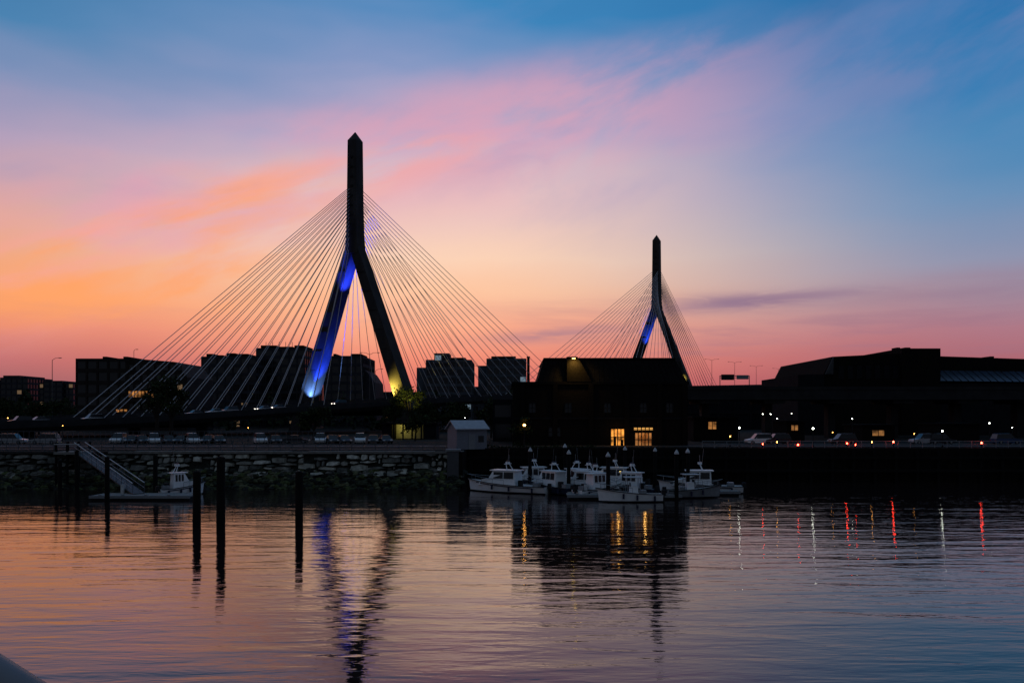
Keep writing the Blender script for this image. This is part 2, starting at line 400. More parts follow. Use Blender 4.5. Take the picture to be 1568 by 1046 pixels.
def spot(name,loc,tgt,col,en,ang=50,r=.3,blend=.6):
    l=bpy.data.lights.new(name,'SPOT'); l.energy=en; l.color=col; l.spot_size=math.radians(ang); l.spot_blend=blend; l.shadow_soft_size=r
    o=bpy.data.objects.new(name,l); bpy.context.scene.collection.objects.link(o); o.location=loc
    aim(o,Vector(tgt)-Vector(loc)); return o
def point(name,loc,col,en,r=.2):
    l=bpy.data.lights.new(name,'POINT'); l.energy=en; l.color=col; l.shadow_soft_size=r
    o=bpy.data.objects.new(name,l); bpy.context.scene.collection.objects.link(o); o.location=loc; return o
def LG(T,sgn,zz_): return Vector((T.x,T.y,zz_))+u*sgn*(2.3+(58-zz_)*.375)
fl=[]
p=LG(T1,-1,15.5)+u*6.0-nn*4; fl.append(spot('blue_floodlight',p,LG(T1,-1,29)+u*1,(.015,.06,1),230000,46,blend=1))
p=LG(T1,-1,15)+u*4.5-nn*4; fl.append(spot('base_floodlight',p,LG(T1,-1,20),(.16,.36,1),36000,75))
p=LG(T1,-1,43)+u*8-nn*4; fl.append(spot('apex_floodlight',p,LG(T1,-1,54)+u,(.02,.05,1),170000,44,blend=1))
p=LG(T1,1,14.5)-u*5-nn*5; fl.append(spot('yellow_floodlight',p,LG(T1,1,20),(1,.72,.10),62000,62,blend=.9))
p=LG(T2,1,25)-u*4-nn*6; fl.append(spot('yellow_floodlight',p,LG(T2,1,28),(1,.75,.12),60000,52,blend=1))
p=LG(T2,-1,40)+u*8-nn*5; fl.append(spot('apex_floodlight',p,LG(T2,-1,52),(.02,.08,1),150000,50,blend=1))
for o in fl: o.parent=bridge
# ---------------------------------------------------------------- street lamps / signs
def tall_lamp(px,pyt,Y,z0,arm=2.2,lit=None,two=False):
    h=WZ(pyt,Y)-z0; g=MB()
    g.cyl((0,0,0),(0,0,.8),.2,'dgrey',r1=.16); g.cyl((0,0,.8),(0,0,h-.6),.13,'dgrey',r1=.08,n=6)
    for s_ in((1,-1) if two else (1,)):
        g.cyl((0,0,h-.7),(s_*arm*.5,0,h-.1),.07,'dgrey',n=5); g.cyl((s_*arm*.5,0,h-.1),(s_*arm,0,h),.06,'dgrey',n=5)
        g.box((s_*(arm+.35),0,h-.02),(.9,.35,.16),'dgrey'); g.box((s_*(arm+.35),0,h-.13),(.6,.25,.06),lit or 'grey')
    return g.build('street_lamp',(WX(px,Y),Y,z0))
tall_lamp(80,548,240,G,2.0); tall_lamp(566,540,262,13,2.5,two=True)
for px,py,Y in((1090,550,440),(1125,554,465),(1158,560,490),(1192,564,520)): tall_lamp(px,py,Y,25,3.2,two=True)
tall_lamp(205,535,300,G,.8); tall_lamp(575,565,300,13,2); tall_lamp(722,560,330,16,2); 
def gantry(px0,px1,py0,py1,Y,z0):
    g=MB(); x0,x1=WX(px0,Y),WX(px1,Y); zt,zb=WZ(py0,Y),WZ(py1,Y)
    g.bb(x0,x0+.4,Y,Y+.4,z0,zt,'metal'); g.bb(x1-.4,x1,Y,Y+.4,z0,zt,'metal')
    g.bb(x0,x1,Y+.02,Y+.3,zt-.35,zt,'metal'); g.bb(x0,x1,Y+.02,Y+.3,zt-1.5,zt-1.2,'metal')
    n=8
    for i in range(n):
        a=x0+(x1-x0)*i/n;b_=x0+(x1-x0)*(i+1)/n
        g.cyl((a,Y+.15,zt-1.4 if i%2 else zt-.2),(b_,Y+.15,zt-.2 if i%2 else zt-1.4),.08,'metal',n=4)
    g.bb(x0+.8,x0+(x1-x0)*.48,Y-.3,Y-.1,zt-2.6,zt+.6,'black'); g.bb(x0+(x1-x0)*.56,x1-.8,Y-.3,Y-.1,zt-2.2,zt+.2,'grey')
    g.build('highway_sign_gantry')
gantry(1102,1148,575,592,455,24); gantry(1190,1222,583,594,500,24)
def park_lamp(px,py,Y,col='e_white',z0=G,r=.22):
    zt=WZ(py,Y); g=MB(); h=zt-z0
    g.cyl((0,0,0),(0,0,.3),.14,'black'); g.cyl((0,0,.3),(0,0,h-.2),.06,'black',n=6); g.cyl((0,0,h-.25),(0,0,h-.15),.15,'black')
    g.sph((0,0,h),r,col); g.cyl((0,0,h+r*.8),(0,0,h+r*1.3),r*.7,'black',r1=.03)
    return g.build('park_lamp' ,(WX(px,Y),Y,z0))
park_lamp(803,651,118.5,'e_sodium',r=.2); park_lamp(1132,655,119,r=.12); park_lamp(1245,656,119,r=.14); park_lamp(1443,660,118,r=.12)
for px,py,Y,r in((1305,641,150,.09),(1168,634,170,.09),(1180,634,170,.09),(1515,648,150,.11),(1190,641,190,.09),(1550,655,150,.07),(1212,633,180,.07)): park_lamp(px,py,Y,r=r)
for px,py,Y,k,r in((182,634,235,'e_sodium',.16),(60,632,230,'e_sodium',.1),(12,640,190,'e_sodium',.08),(44,628,260,'e_white',.07),(240,628,240,'e_sodium',.1),(560,627,250,'e_sodium',.09),(690,628,230,'e_sodium',.08),(96,652,150,'e_sodium',.05),(380,655,150,'e_sodium',.05),(712,640,160,'e_white',.05),(1118,668,120,'e_sodium',.08),(1275,662,125,'e_sodium',.06),(1400,664,125,'e_sodium',.06)): park_lamp(px,py,Y,k,r=r)
def beacon(px,py=680,Y=116.4,k='e_red',r=.12):
    g=MB(); zt=WZ(py,Y); g.cyl((0,0,0),(0,0,zt-G-.1),.07,'black',n=6); g.cyl((0,0,zt-G-.15),(0,0,zt-G-.08),.2,'black'); g.cyl((0,0,zt-G-.08),(0,0,zt-G+.15),r,k,r1=r*.8,n=8)
    g.box((0,0,.05),(.5,.5,.1),'black'); g.build('warning_beacon',(WX(px,Y),Y,G))
for px,r in((1168,.06),(1222,.12),(1297,.10),(1310,.06),(1368,.12),(1503,.12)): beacon(px,U(676,682),r=r)
for px in(1190,1335): beacon(px,677,118,'e_sodium',.05)
# ---------------------------------------------------------------- buildings
def facade(g,x0,x1,y0,y1,z0,z1,k,fh=3.6,bw=3.2,lit=.03,litk='e_city',gl='glass'):
    g.bb(x0+.25,x1-.25,y0+.25,y1-.25,z0,z1-.05,gl)
    nf=max(1,int((z1-z0)/fh)); fh=(z1-z0)/nf
    for i in range(nf+1):
        zc=z0+i*fh; hh=1.3 if i<nf else 1.0
        g.bb(x0,x1,y0,y1,zc-(hh if i==nf else hh/2),zc+(0 if i==nf else hh/2),k)
    for (a0,a1,horiz) in((x0,x1,True),(y0,y1,False)):
        n=max(1,int((a1-a0)/bw)); d=(a1-a0)/n
        for i in range(n+1):
            c=a0+i*d
            if horiz:
                g.bb(max(c-.3,x0),min(c+.3,x1),y0-.06,y0+.3,z0,z1,k)
                for j in range(nf):
                    if i<n and R()<lit: g.bb(c+.35,c+d-.35,y0+.2,y0+.24,z0+j*fh+.7,z0+(j+1)*fh-.7,litk)
            else:
                for xs in((x0-.06,x0+.3),(x1-.3,x1+.06)): g.bb(xs[0],xs[1],max(c-.3,y0),min(c+.3,y1),z0,z1,k)
def building(name,px0,px1,py,Y,dep,k,units=(),**kw):
    g=MB(); x0,x1=WX(px0,Y),WX(px1,Y); z1=WZ(py,Y)
    facade(g,x0,x1,Y,Y+dep,G,z1,k,**kw)
    g.bb(x0+.5,x1-.5,Y+.5,Y+dep-.5,z1-.02,z1+.05,'roof')
    for (a,b_,c,kk) in units: g.bb(WX(a,Y),WX(b_,Y),Y+3,Y+dep*.6,z1+.05,WZ(c,Y),kk)
    return g,x0,x1,z1
g,_,_,_=building('a',116,198,549,262,26,'bld2',units=((150,156,545,'roof'),(182,188,545,'roof')),lit=.0)
Y=261.5
g.bb(WX(195,258),WX(235,258),258,262,WZ(615,258),WZ(609,258),'bld2')
for i in range(8): g.bb(WX(196+i*5,Y)+.2,WX(200.5+i*5,Y)-.1,Y,Y+.2,WZ(608,Y),WZ(599,Y),'e_warm')
for i in range(3): g.bb(WX(178+i*6,Y),WX(182+i*6,Y),Y,Y+.2,WZ(634,Y),WZ(627,Y),'e_warm')
x0,x1=WX(198,265),WX(292,265)
poly=[(x0,G),(x1,G),(x1,WZ(578,265)),(WX(272,265),WZ(555,265)),(x0,WZ(549,265))]
g.prism(poly,262.2,285,'bld2')
for j in range(6):
    for i in range(8):
        a=x0+1.2+i*2.3
        g.bb(a,a+1.5,262.0,262.25,G+4+j*3.2,G+5.8+j*3.2,'glass' if R()<.95 else 'e_city')
g.build('office_building')
g,x0,x1,z1=building('b',308,392,546,345,30,'bld1',units=((312,322,541,'roof'),(330,337,543,'roof'),(343,356,540,'roof'),(362,376,541,'roof')),lit=.02); g.build('apartment_building')
g,x0,x1,z1=building('c',392,467,533,360,34,'bld1',units=((396,420,528,'roof'),(424,445,530,'roof'),(448,462,528,'roof')),lit=.02); 
for i in range(6): g.cyl((x0+3+i*3,365,z1),(x0+3+i*3,365,z1+3.2),.12,'dgrey',n=4)
g.build('apartment_building')
g,x0,x1,z1=building('d',495,556,545,350,30,'bld1',units=((508,512,541,'roof'),(535,551,541,'roof')),lit=.02)
g.prism([(x1,G),(WX(577,350),G),(WX(572,350),WZ(585,350)),(WX(562,350),WZ(570,350)),(x1,WZ(566,350))],352,376,'bld1'); g.build('office_building')
g,x0,x1,z1=building('e',652,722,551,380,30,'bld3',units=((690,712,547,'roof'),),lit=.04,litk='e_cool',fh=4)
facade(g,WX(665,379),WX(688,379),379,390,z1-1,WZ(541,379),'bld3',fh=3,bw=2.6,lit=.7,litk='e_cool')
g.bb(WX(638,382),WX(652,382),382,405,G,WZ(563,382),'bld3'); g.build('hotel_building')
g,x0,x1,z1=building('f',745,806,549,400,34,'bld3',units=((752,790,545,'roof'),),lit=.05,litk='e_cool',fh=4)
g.bb(WX(732,402),WX(745,402),402,425,G,WZ(560,402),'bld3'); g.build('hospital_building')
g=MB(); X=WX(809,300); g.cyl((X,300,G),(X,300,WZ(548,300)),.7,'darkbrick',r1=.5,n=12); g.cyl((X,300,WZ(548,300)),(X,300,WZ(546,300)),.65,'darkbrick',n=12); g.build('chimney_stack')
g=MB()
for a,b_,c in((0,42,578),(5,30,575),(60,112,586),(66,95,583),(-60,0,582),(280,310,590),(575,640,600),(720,735,592),(820,1000,600),(1050,1250,603)):
    Y=U(520,560); facade(g,WX(a,Y),WX(b_,Y),Y,Y+30,G,WZ(c,Y),'bld1',lit=.04)
g.build('distant_city_skyline')
g=MB(); Y=300
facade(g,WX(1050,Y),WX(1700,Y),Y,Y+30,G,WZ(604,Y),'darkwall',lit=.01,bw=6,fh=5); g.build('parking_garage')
# pumping-station building on the dam
g=MB(); Y=124.; D=24.
xa,xb=WX(785,Y),WX(1053,Y); zm=WZ(588,Y); zt=WZ(549,Y)
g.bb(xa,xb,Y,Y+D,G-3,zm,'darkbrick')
g.bb(xa-.2,xb+.2,Y-.25,Y+D+.25,zm-.05,zm+.35,'roof')
xl,xr=WX(823,Y),WX(1052,Y); tl,tr_=WX(834,Y),WX(1036,Y)
z0=zm+.35
vs=[(xl,Y+.4,z0),(xr,Y+.4,z0),(xr,Y+D-.4,z0),(xl,Y+D-.4,z0),(tl,Y+1.6,zt),(tr_,Y+1.6,zt),(tr_,Y+D-2,zt),(tl,Y+D-2,zt)]
g.add(vs,[(0,1,5,4),(1,2,6,5),(2,3,7,6),(3,0,4,7),(4,5,6,7),(0,3,2,1)],'roof')
for i in range(30):
    f=i/29; g.cyl((xl+(xr-xl)*f,Y+.38,z0),(tl+(tr_-tl)*f,Y+1.58,zt),.05,'roof',n=4)
g.bb(tl-.1,tr_+.1,Y+1.4,Y+D-1.8,zt-.02,zt+.2,'roof')
g.prism([(WX(868,Y),z0),(WX(906,Y),z0),(WX(884,Y),WZ(546.5,Y)),(WX(868,Y),WZ(546.5,Y))],Y-.3,Y+4,'darkbrick')
g.bb(WX(925,Y),WX(960,Y),Y+6,Y+12,zt,zt+.45,'roof')
for px in(800,850,905,960,1010,1048): g.bb(WX(px,Y)-.35,WX(px,Y)+.35,Y-.32,Y,G-3,zm-.06,'darkbrick')
g.bb(xa,xb,Y-.14,Y,G+4.2,G+4.5,'darkwall')
def opening(a,b_,c,d,k,nb):
    x0,x1,z1,z0=WX(a,Y),WX(b_,Y),WZ(c,Y),WZ(d,Y)
    g.bb(x0,x1,Y-.06,Y-.02,z0,z1,k)
    for i in range(nb+1): xx=x0+(x1-x0)*i/nb; g.bb(xx-.07,xx+.07,Y-.14,Y-.06,z0,z1,'black')
    g.bb(x0,x1,Y-.13,Y-.06,(z0+z1)/2-.06,(z0+z1)/2+.06,'black'); g.bb(x0-.1,x1+.1,Y-.3,Y,z1,z1+.15,'darkwall')
opening(935,956,657,682,'e_orange',4); opening(970,1000,655,658,'e_strip',5); opening(972,998,663,683,'e_dim',5)
opening(840,858,655,668,'glass',3)
for px in(815,870,930,985,1025): opening(px-5,px+5,618,632,'glass',2)
lx,lz=WX(878,Y),WZ(549,Y)
g.box((lx,Y-.6,lz+.1),(.6,.6,.15),'black'); g.box((lx,Y-.6,lz-.04),(.45,.4,.1),'e_yellow')
g.bb(WX(939,Y),WX(943,Y),Y-.5,Y-.2,WZ(683,Y),WZ(668,Y),'darkwall'); g.bb(WX(950,Y),WX(954,Y),Y-.5,Y-.2,WZ(683,Y),WZ(673,Y),'darkwall')
pb=g.build('brick_pumping_station')
o=spot('wall_floodlight',(lx,Y-1.3,lz-.1),(lx+.3,Y+.5,lz-3),(1,.6,.12),900,130,blend=1); o.parent=pb
o=point('doorway_light',(WX(985,Y),Y-1.5,WZ(664,Y)),(1,.5,.12),35); o.parent=pb
o=point('porch_light',(WX(945,Y),Y-1.2,WZ(660,Y)),(1,.5,.12),25); o.parent=pb
g=MB(); facade(g,WX(755,150),WX(845,150),150,165,G,WZ(612,150),'darkwall',lit=.0); g.build('brick_annex')
g=MB(); Y=205
P=lambda a,b_:(WX(a,Y),WZ(b_,Y))
g.prism([(WX(1222,Y),G),P(1222,574),P(1262,573),P(1262,600),(WX(1262,Y),G)],Y,Y+30,'darkwall')
g.prism([(WX(1262,Y),G),P(1262,573),P(1276,546),P(1378,541),P(1378,600),(WX(1378,Y),G)],Y+.5,Y+40,'darkbrick')
g.prism([(WX(1378,Y),G),P(1378,534),P(1437,534),(WX(1437,Y),G)],Y-1,Y+30,'darkbrick')
g.prism([(WX(1437,Y),G),P(1437,542),P(1590,547),P(1700,552),(WX(1700,Y),G)],Y+6,Y+50,'darkbrick')
x0,x1=WX(1440,Y),WX(1700,Y)
g.add([(x0,Y+.5,WZ(583,Y)),(x1,Y+.5,WZ(586,Y)),(x1,Y+5.9,WZ(568,Y)),(x0,Y+5.9,WZ(565,Y))],[(0,1,2,3)],'blueglass')
for i in range(24):
    f=i/23;xx=x0+(x1-x0)*f; g.cyl((xx,Y+.45,WZ(583+3*f,Y)+.05),(xx,Y+5.9,WZ(565+3*f,Y)+.05),.08,'roof',n=4)
g.bb(x0,x1,Y+.5,Y+5.9,G,WZ(587,Y),'darkwall')
for px,w_ in((1385,5),(1398,8)): g.bb(WX(px,Y),WX(px+w_,Y),Y+4,Y+7,WZ(541,Y),WZ(530,Y),'roof')
g.bb(WX(1545,Y),WX(1551,Y),Y+8,Y+12,WZ(548,Y),WZ(542,Y),'roof')
for px in range(1285,1378,14): g.bb(WX(px,Y),WX(px+8,Y),Y+.35,Y+.5,WZ(580,Y),WZ(560,Y),'darkwall')
for i in range(6):
    a=1264+i*2.2; g.cyl((WX(a,Y),Y,WZ(573,Y)),(WX(1276,Y),Y,WZ(547,Y)),.12,'dgrey',n=4)
g.build('arena_building')
g=MB(); Y=172; x0,x1=WX(1046,Y),WX(1720,Y)
g.bb(x0,x1,Y,Y+12,WZ(612,Y),WZ(597,Y),'deck'); g.bb(x0,x1,Y-.1,Y+.3,WZ(597,Y)+.003,WZ(592,Y),'deck')
i=0
while x0+6+i*14<x1:
    xx=x0+6+i*14; g.box((xx,Y+6,(WZ(612,Y)-.8+G)/2),(1.6,2.4,WZ(612,Y)-.8-G),'deck'); g.bb(xx-2.2,xx+2.2,Y+.6,Y+11.4,WZ(612,Y)-.8,WZ(612,Y)-.003,'deck'); i+=1
g.build('elevated_roadway')
g=MB(); Y=150
for a,b_,c in((1062,1130,640),(1205,1232,646),(1320,1370,652),(1440,1500,650)):
    g.bb(WX(a,Y),WX(b_,Y),Y,Y+8,G,WZ(c,Y),'darkbrick'); g.bb(WX(a,Y)-.3,WX(b_,Y)+.3,Y-.4,Y+8.3,WZ(c,Y)+.002,WZ(c,Y)+.3,'roof')
for a,b_,c,d,k in((1084,1097,646,657,'e_warm'),(1211,1222,651,659,'e_dim'),(1335,1354,659,667,'e_dim')):
    g.bb(WX(a,Y),WX(b_,Y),Y-.08,Y-.03,WZ(d,Y),WZ(c,Y),k)
    for t_ in(0,.5,1): xx=WX(a,Y)+(WX(b_,Y)-WX(a,Y))*t_; g.bb(xx-.06,xx+.06,Y-.14,Y-.08,WZ(d,Y),WZ(c,Y),'black')
g.build('riverside_pavilion')
g=MB(); Y=165
g.bb(WX(585,Y),WX(600,Y),Y,Y+7,G,WZ(650,Y),'darkwall'); g.bb(WX(648,Y),WX(668,Y),Y,Y+7,G,WZ(650,Y),'darkwall')
g.bb(WX(600,Y),WX(648,Y),Y+6.5,Y+7,G,WZ(650,Y),'offwhite'); g.bb(WX(583,Y),WX(670,Y),Y-.5,Y+7.3,WZ(650,Y)+.003,WZ(647,Y),'roof')
for i in range(4): xx=WX(603+i*14,Y); g.bb(xx-.15,xx+.15,Y,Y+.3,G,WZ(650,Y),'darkwall')
gb=g.build('open_garage'); o=point('ceiling_light',(WX(611,Y),Y+4.5,WZ(653,Y)),(1,.8,.15),80); o.parent=gb
# shed
g=MB(); Y=111.5; x0,x1=WX(687,Y),WX(741,Y); ze=G+2.9; zr=G+3.9; xm=(x0+x1)/2; dp=4.2
def rr(v): 
    dx,dy=v[0]-xm,v[1]-(Y+2); a=.45; return (xm+dx*math.cos(a)-dy*math.sin(a),Y+2+dx*math.sin(a)+dy*math.cos(a),v[2])
hw=1.75
def rb(xx0,xx1,yy0,yy1,zz0,zz1,k):
    vs=[rr((a,b_,c)) for c in(zz0,zz1) for a,b_ in((xx0,yy0),(xx1,yy0),(xx1,yy1),(xx0,yy1))]
    g.add(vs,[(0,3,2,1),(4,5,6,7),(0,1,5,4),(1,2,6,5),(2,3,7,6),(3,0,4,7)],k)
def pr(poly,xx0,xx1,k):
    n=len(poly); vs=[rr((xx0,p[0],p[1])) for p in poly]+[rr((xx1,p[0],p[1])) for p in poly]
    g.add(vs,[(i,(i+1)%n,n+(i+1)%n,n+i) for i in range(n)]+[tuple(range(n))[::-1],tuple(range(n,2*n))],k)
ym=Y+2
pr([(ym-hw,G),(ym+hw,G),(ym+hw,ze),(ym,zr),(ym-hw,ze)],xm-2.3,xm+2.3,'shed')
pr([(ym-hw-.35,ze-.14),(ym,zr+.06),(ym,zr+.18),(ym-hw-.35,ze)],xm-2.6,xm+2.6,'shedroof')
pr([(ym+hw+.35,ze-.14),(ym,zr+.06),(ym,zr+.18),(ym+hw+.35,ze)],xm-2.6,xm+2.6,'shedroof')
rb(xm-.5,xm+.5,ym-hw-.06,ym-hw-.01,G,G+2.1,'grey'); rb(xm+1.0,xm+1.8,ym-hw-.06,ym-hw-.01,G+1,G+1.9,'glass')
g.build('storage_shed')
g=MB(); g.bb(-8.4,-6.9,103.2,104.6,-1,4.7,'dgrey'); g.bb(-8.6,-6.7,103.1,104.7,4.7,4.95,'grey'); g.build('concrete_pillar')
# ---------------------------------------------------------------- trees
def tree(name,X,Y,z0,h,cr,n=1600,leaf=.32,kk=('leaf','leaf','leaf2'),dense=.5):
    g=MB(); th=h*.35
    g.cyl((0,0,0),(.1,0,th),.035*h,'bark',r1=.022*h,n=7)
    cl=[]
    for i in range(9):
        a=U(0,6.28);r=cr*U(.25,.8);zc=th+(h-th)*U(.15,.9)
        cl.append((Vector((math.cos(a)*r,math.sin(a)*r,zc)),cr*U(.25,.5)))
        g.cyl((.1,0,th*U(.7,1)),tuple(cl[-1][0]),.012*h,'bark',r1=.003*h,n=5)
    g.cyl((.1,0,th),(0,0,h*.92),.02*h,'bark',r1=.004*h,n=5); cl.append((Vector((0,0,h*.85)),cr*.35))
    for i in range(n):
        c,r=random.choice(cl); d=Vector((random.gauss(0,1),random.gauss(0,1),random.gauss(0,.8)))
        p=c+d*r*dense; s=leaf*U(.5,1.2)
        a=Vector((U(-1,1),U(-1,1),U(-1,1))).normalized(); b_=a.cross(Vector((U(-1,1),U(-1,1),U(-1,1)))).normalized()
        g.add([p-a*s,p-b_*s*.6,p+a*s,p+b_*s*.6],[(0,1,2,3)],random.choice(kk))
    return g.build(name,(X,Y,z0))
tree('street_tree',WX(262,165),165,G,13,4.2)
tree('street_tree',WX(240,172),172,G,13.5,3.5)
tree('street_tree',WX(628,190),190,G,11.5,4.4)
tree('street_tree',WX(603,196),196,G,10,3.6)
tree('street_tree',WX(660,186),186,G,8,3.2)
tree('street_tree',WX(700,182),182,G,8,3.4)
tree('street_tree',WX(752,175),175,G,8,3.2)
tree('street_tree',WX(480,160),160,G,6.5,3.0)
tree('street_tree',WX(636,150),150,G,5.5,2.4,n=900)
tree('street_tree',WX(800,135),120.5,G,4.5,1.8,n=700)
for px in (60,90,20,-10): tree('street_tree',WX(px,210),210,G,9,4)
o=spot('tree_uplight',(WX(622,186),183,G+6),(WX(628,190),190,G+12),(1,.8,.15),2500,80)
g=MB()
for i in range(5200):
    Y=U(280,330); px=random.choice([U(-80,120),U(-80,660),U(560,860)]); hgt=(8+4*math.sin(px*.05)+3*math.sin(px*.17+1))*1.0
    zc=G+U(0,1)**.6*max(3,hgt); s=U(.5,1.3); X=WX(px,Y)
    a=Vector((U(-1,1),U(-1,1),U(-1,1))).normalized(); b_=a.cross(Vector((U(-1,1),U(-1,1),U(-1,1)))).normalized(); p=Vector((X,Y,zc))
    g.add([p-a*s,p-b_*s*.7,p+a*s,p+b_*s*.7],[(0,1,2,3)],'leaf')
g.build('distant_tree_line')
g=MB()
for i in range(2600):
    X=U(-6,60);Y=U(113.9,117); bump=.5+.5*math.sin(X*1.1)+.3*math.sin(X*3)
    p=Vector((X,Y,G+U(0,1)*max(.3,bump))); s=U(.08,.2)
    a=Vector((U(-1,1),U(-1,1),U(-1,1))).normalized(); b_=a.cross(Vector((U(-1,1),U(-1,1),U(-1,1)))).normalized()
    if X<12: g.add([p-a*s,p-b_*s*.7,p+a*s,p+b_*s*.7],[(0,1,2,3)],'leaf')
g.build('riverside_shrubs')
# ---------------------------------------------------------------- cars
def car(X,Y,z0,rz,k,suv=False,head=False):
    g=MB(); l=4.5;hw=.88; hb=.78 if not suv else .95; ht=1.42 if not suv else 1.75
    body=[(-l/2,.3),(-l/2+.05,hb-.05),(-l/2+.7,hb+.04),(l/2-1.1,hb),(l/2-.1,hb-.18),(l/2,.4),(l/2-.1,.25),(-l/2+.1,.22)]
    g.prism(body,-hw,hw,k)
    if suv: cab_=[(-l/2+.15,hb),(-l/2+.4,ht-.05),(-l/2+.7,ht),(.5,ht),(1.15,hb)]
    else: cab_=[(-l/2+.55,hb),(-l/2+1.25,ht-.05),(-.4,ht),(.35,ht-.05),(1.15,hb-.01)]
    n=len(cab_); vs=[(p[0],-(hw-.05 if p[1]<hb+.1 else hw-.22),p[1]) for p in cab_]+[(p[0],(hw-.05 if p[1]<hb+.1 else hw-.22),p[1]) for p in cab_]
    g.add(vs,[(i,(i+1)%n,n+(i+1)%n,n+i) for i in range(n)]+[tuple(range(n))[::-1],tuple(range(n,2*n))],'glass')
    g.bb(cab_[1][0]+.05,cab_[3][0]-.02,-(hw-.24),hw-.24,ht-.02,ht+.03,k)
    for sx in(-l/2+.85,l/2-.9):
        for sy in(-1,1): g.cyl((sx,sy*(hw-.18),.32),(sx,sy*(hw+.03),.32),.32,'black',n=12); g.cyl((sx,sy*(hw+.03),.32),(sx,sy*(hw+.04),.32),.18,'metal',n=8)
    for sy in(-1,1):
        g.box((l/2-.02,sy*.62,.58),(.12,.35,.14),'e_head' if head else 'white'); g.box((-l/2+.01,sy*.66,.62),(.08,.28,.16),'red')
        g.box((.75,sy*(hw+.08),hb+.08),(.15,.16,.12),k)
    return g.build('parked_car' if abs(z0-G)<.02 else 'car',(X,Y,z0),rz)
cols=['white','silver','darkcar','bluecar','silver','darkcar','darkcar','red']
for i,px in enumerate((180,200,218,238,258,276,296,317,337,400,421,452,490,508,527,551,571,590)):
    car(WX(px,138),138+U(-.6,.6),G+.01,-U(.9,1.5) if px not in(452,) else .1,cols[(i*5+i//3)%8],suv=(i%3==0))
for px,s_,k in((140,16,'white'),(330,12,'white'),(352,12,'silver'),(405,13,'white'),(425,10,'silver'),(300,13,'silver'),(30,14,'darkcar'),(520,10,'darkcar'),(60,8,'silver')):
    best=min([-190+.5*i for i in range(900)],key=lambda tt:abs((784+F*(C(tt)+u*s_).x/(C(tt)+u*s_).y)-px))
    c=C(best)+u*s_; car(c.x,c.y,c.z+.02,math.atan2(ax.y,ax.x)+math.pi,k,suv=R()<.4,head=px in(405,425,30,520))
for px,k in((20,'silver'),(70,'silver'),(1162,'white'),(1190,'darkcar'),(1290,'darkcar'),(1415,'silver'),(1440,'darkcar'),(1540,'bluecar')):
    car(WX(px,134),134,G+.01,.05+math.pi*(px%4>1),k,suv=True)
# ---------------------------------------------------------------- piles & docks
def pile(px,pyt,Y,r=.28,cap=False,xtra=None):
    g=MB(); zt=WZ(pyt,Y); g.cyl((0,0,-2),(U(-.05,.05),0,zt-.05),r,'pile',r1=r*.92,n=12)
    if cap: g.cyl((0,0,zt-.1),(0,0,zt+.06),r*1.08,'offwhite',n=12); g.cyl((0,0,zt+.06),(0,0,zt+.42),r*1.02,'offwhite',r1=.03,n=12)
    else: g.cyl((0,0,zt-.04),(0,0,zt+.06),r*.9,'pile',r1=r*.5,n=12)
    for j in(.5,1.1): g.cyl((0,0,j),(0,0,j+.08),r*1.04,'pile',n=12)
    g.build('mooring_pile',(WX(px,Y),Y,0))
for px,py,Y,r in((301,722,66,.34),(338,700,65,.36),(458,722,66,.34),(164,700,85,.26),(238,697,92,.26),(118,690,96,.24),(92,705,100,.25)): pile(px,py,Y,r)
for px,py,Y in((812,690,99),(871,694,94),(865,684,104),(931,698,86),(1036,694,88),(1053,692,93),(957,688,103),(1003,690,104)): pile(px,py,Y,.24,True)
def dock(px0,px1,Y0,Y1,name='floating_dock'):
    g=MB(); x0,x1=WX(px0,(Y0+Y1)/2),WX(px1,(Y0+Y1)/2)
    g.bb(x0+.1,x1-.1,Y0+.1,Y1-.1,-.3,.35,'black'); g.bb(x0,x1,Y0,Y1,.35,.5,'dock'); g.bb(x0-.06,x1+.06,Y0-.08,Y0,.22,.52,'grey')
    n=int((x1-x0)/2.5)
    for i in range(n): g.box((x0+1+i*2.5,Y0+.25,.56),(.35,.1,.1),'metal')
    for i in range(max(1,n//3)): g.bb(x0+2+i*7,x0+2.35+i*7,Y1-.7,Y1-.35,.5,1.5,'offwhite')
    g.build(name)
dock(738,870,99.5,101.2); dock(868,1040,88,90.5); dock(1036,1130,92.5,94.2); dock(866,892,90.6,99.4); dock(150,300,87,90.5)
g=MB(); A=Vector((WX(122,103),103,4.7)); B=Vector((WX(212,89),89,.6)); d=(B-A); sd=d.cross(Vector((0,0,1))).normalized()*.65
g.add([A-sd,A+sd,B+sd,B-sd]+[p-Vector((0,0,.15)) for p in(A-sd,A+sd,B+sd,B-sd)],[(0,1,2,3),(7,6,5,4),(0,4,5,1),(1,5,6,2),(2,6,7,3),(3,7,4,0)],'dgrey')
for s_ in(-1,1):
    up=Vector((0,0,1.15)); n=12
    g.cyl(A+sd*s_+up,B+sd*s_+up,.05,'offwhite',n=6); g.cyl(A+sd*s_+up*.5,B+sd*s_+up*.5,.03,'grey',n=5)
    for i in range(n+1):
        p=A+d*i/n+sd*s_; g.cyl(p,p+up,.03,'dgrey',n=5)
        if i<n: g.cyl(p,A+d*(i+1)/n+sd*s_+up,.02,'dgrey',n=4)
g.build('gangway')
g=MB(); g.bb(WX(92,103),WX(130,103),101.5,105.2,4.35,4.68,'dock')
for px in(94,111,128):
    for yy in(101.8,104.5): g.cyl((WX(px,103),yy,-1),(WX(px,103),yy,5.9),.16,'pile')
g.bb(WX(92,103),WX(130,103),101.6,101.7,5.6,5.7,'offwhite'); g.build('timber_pier')
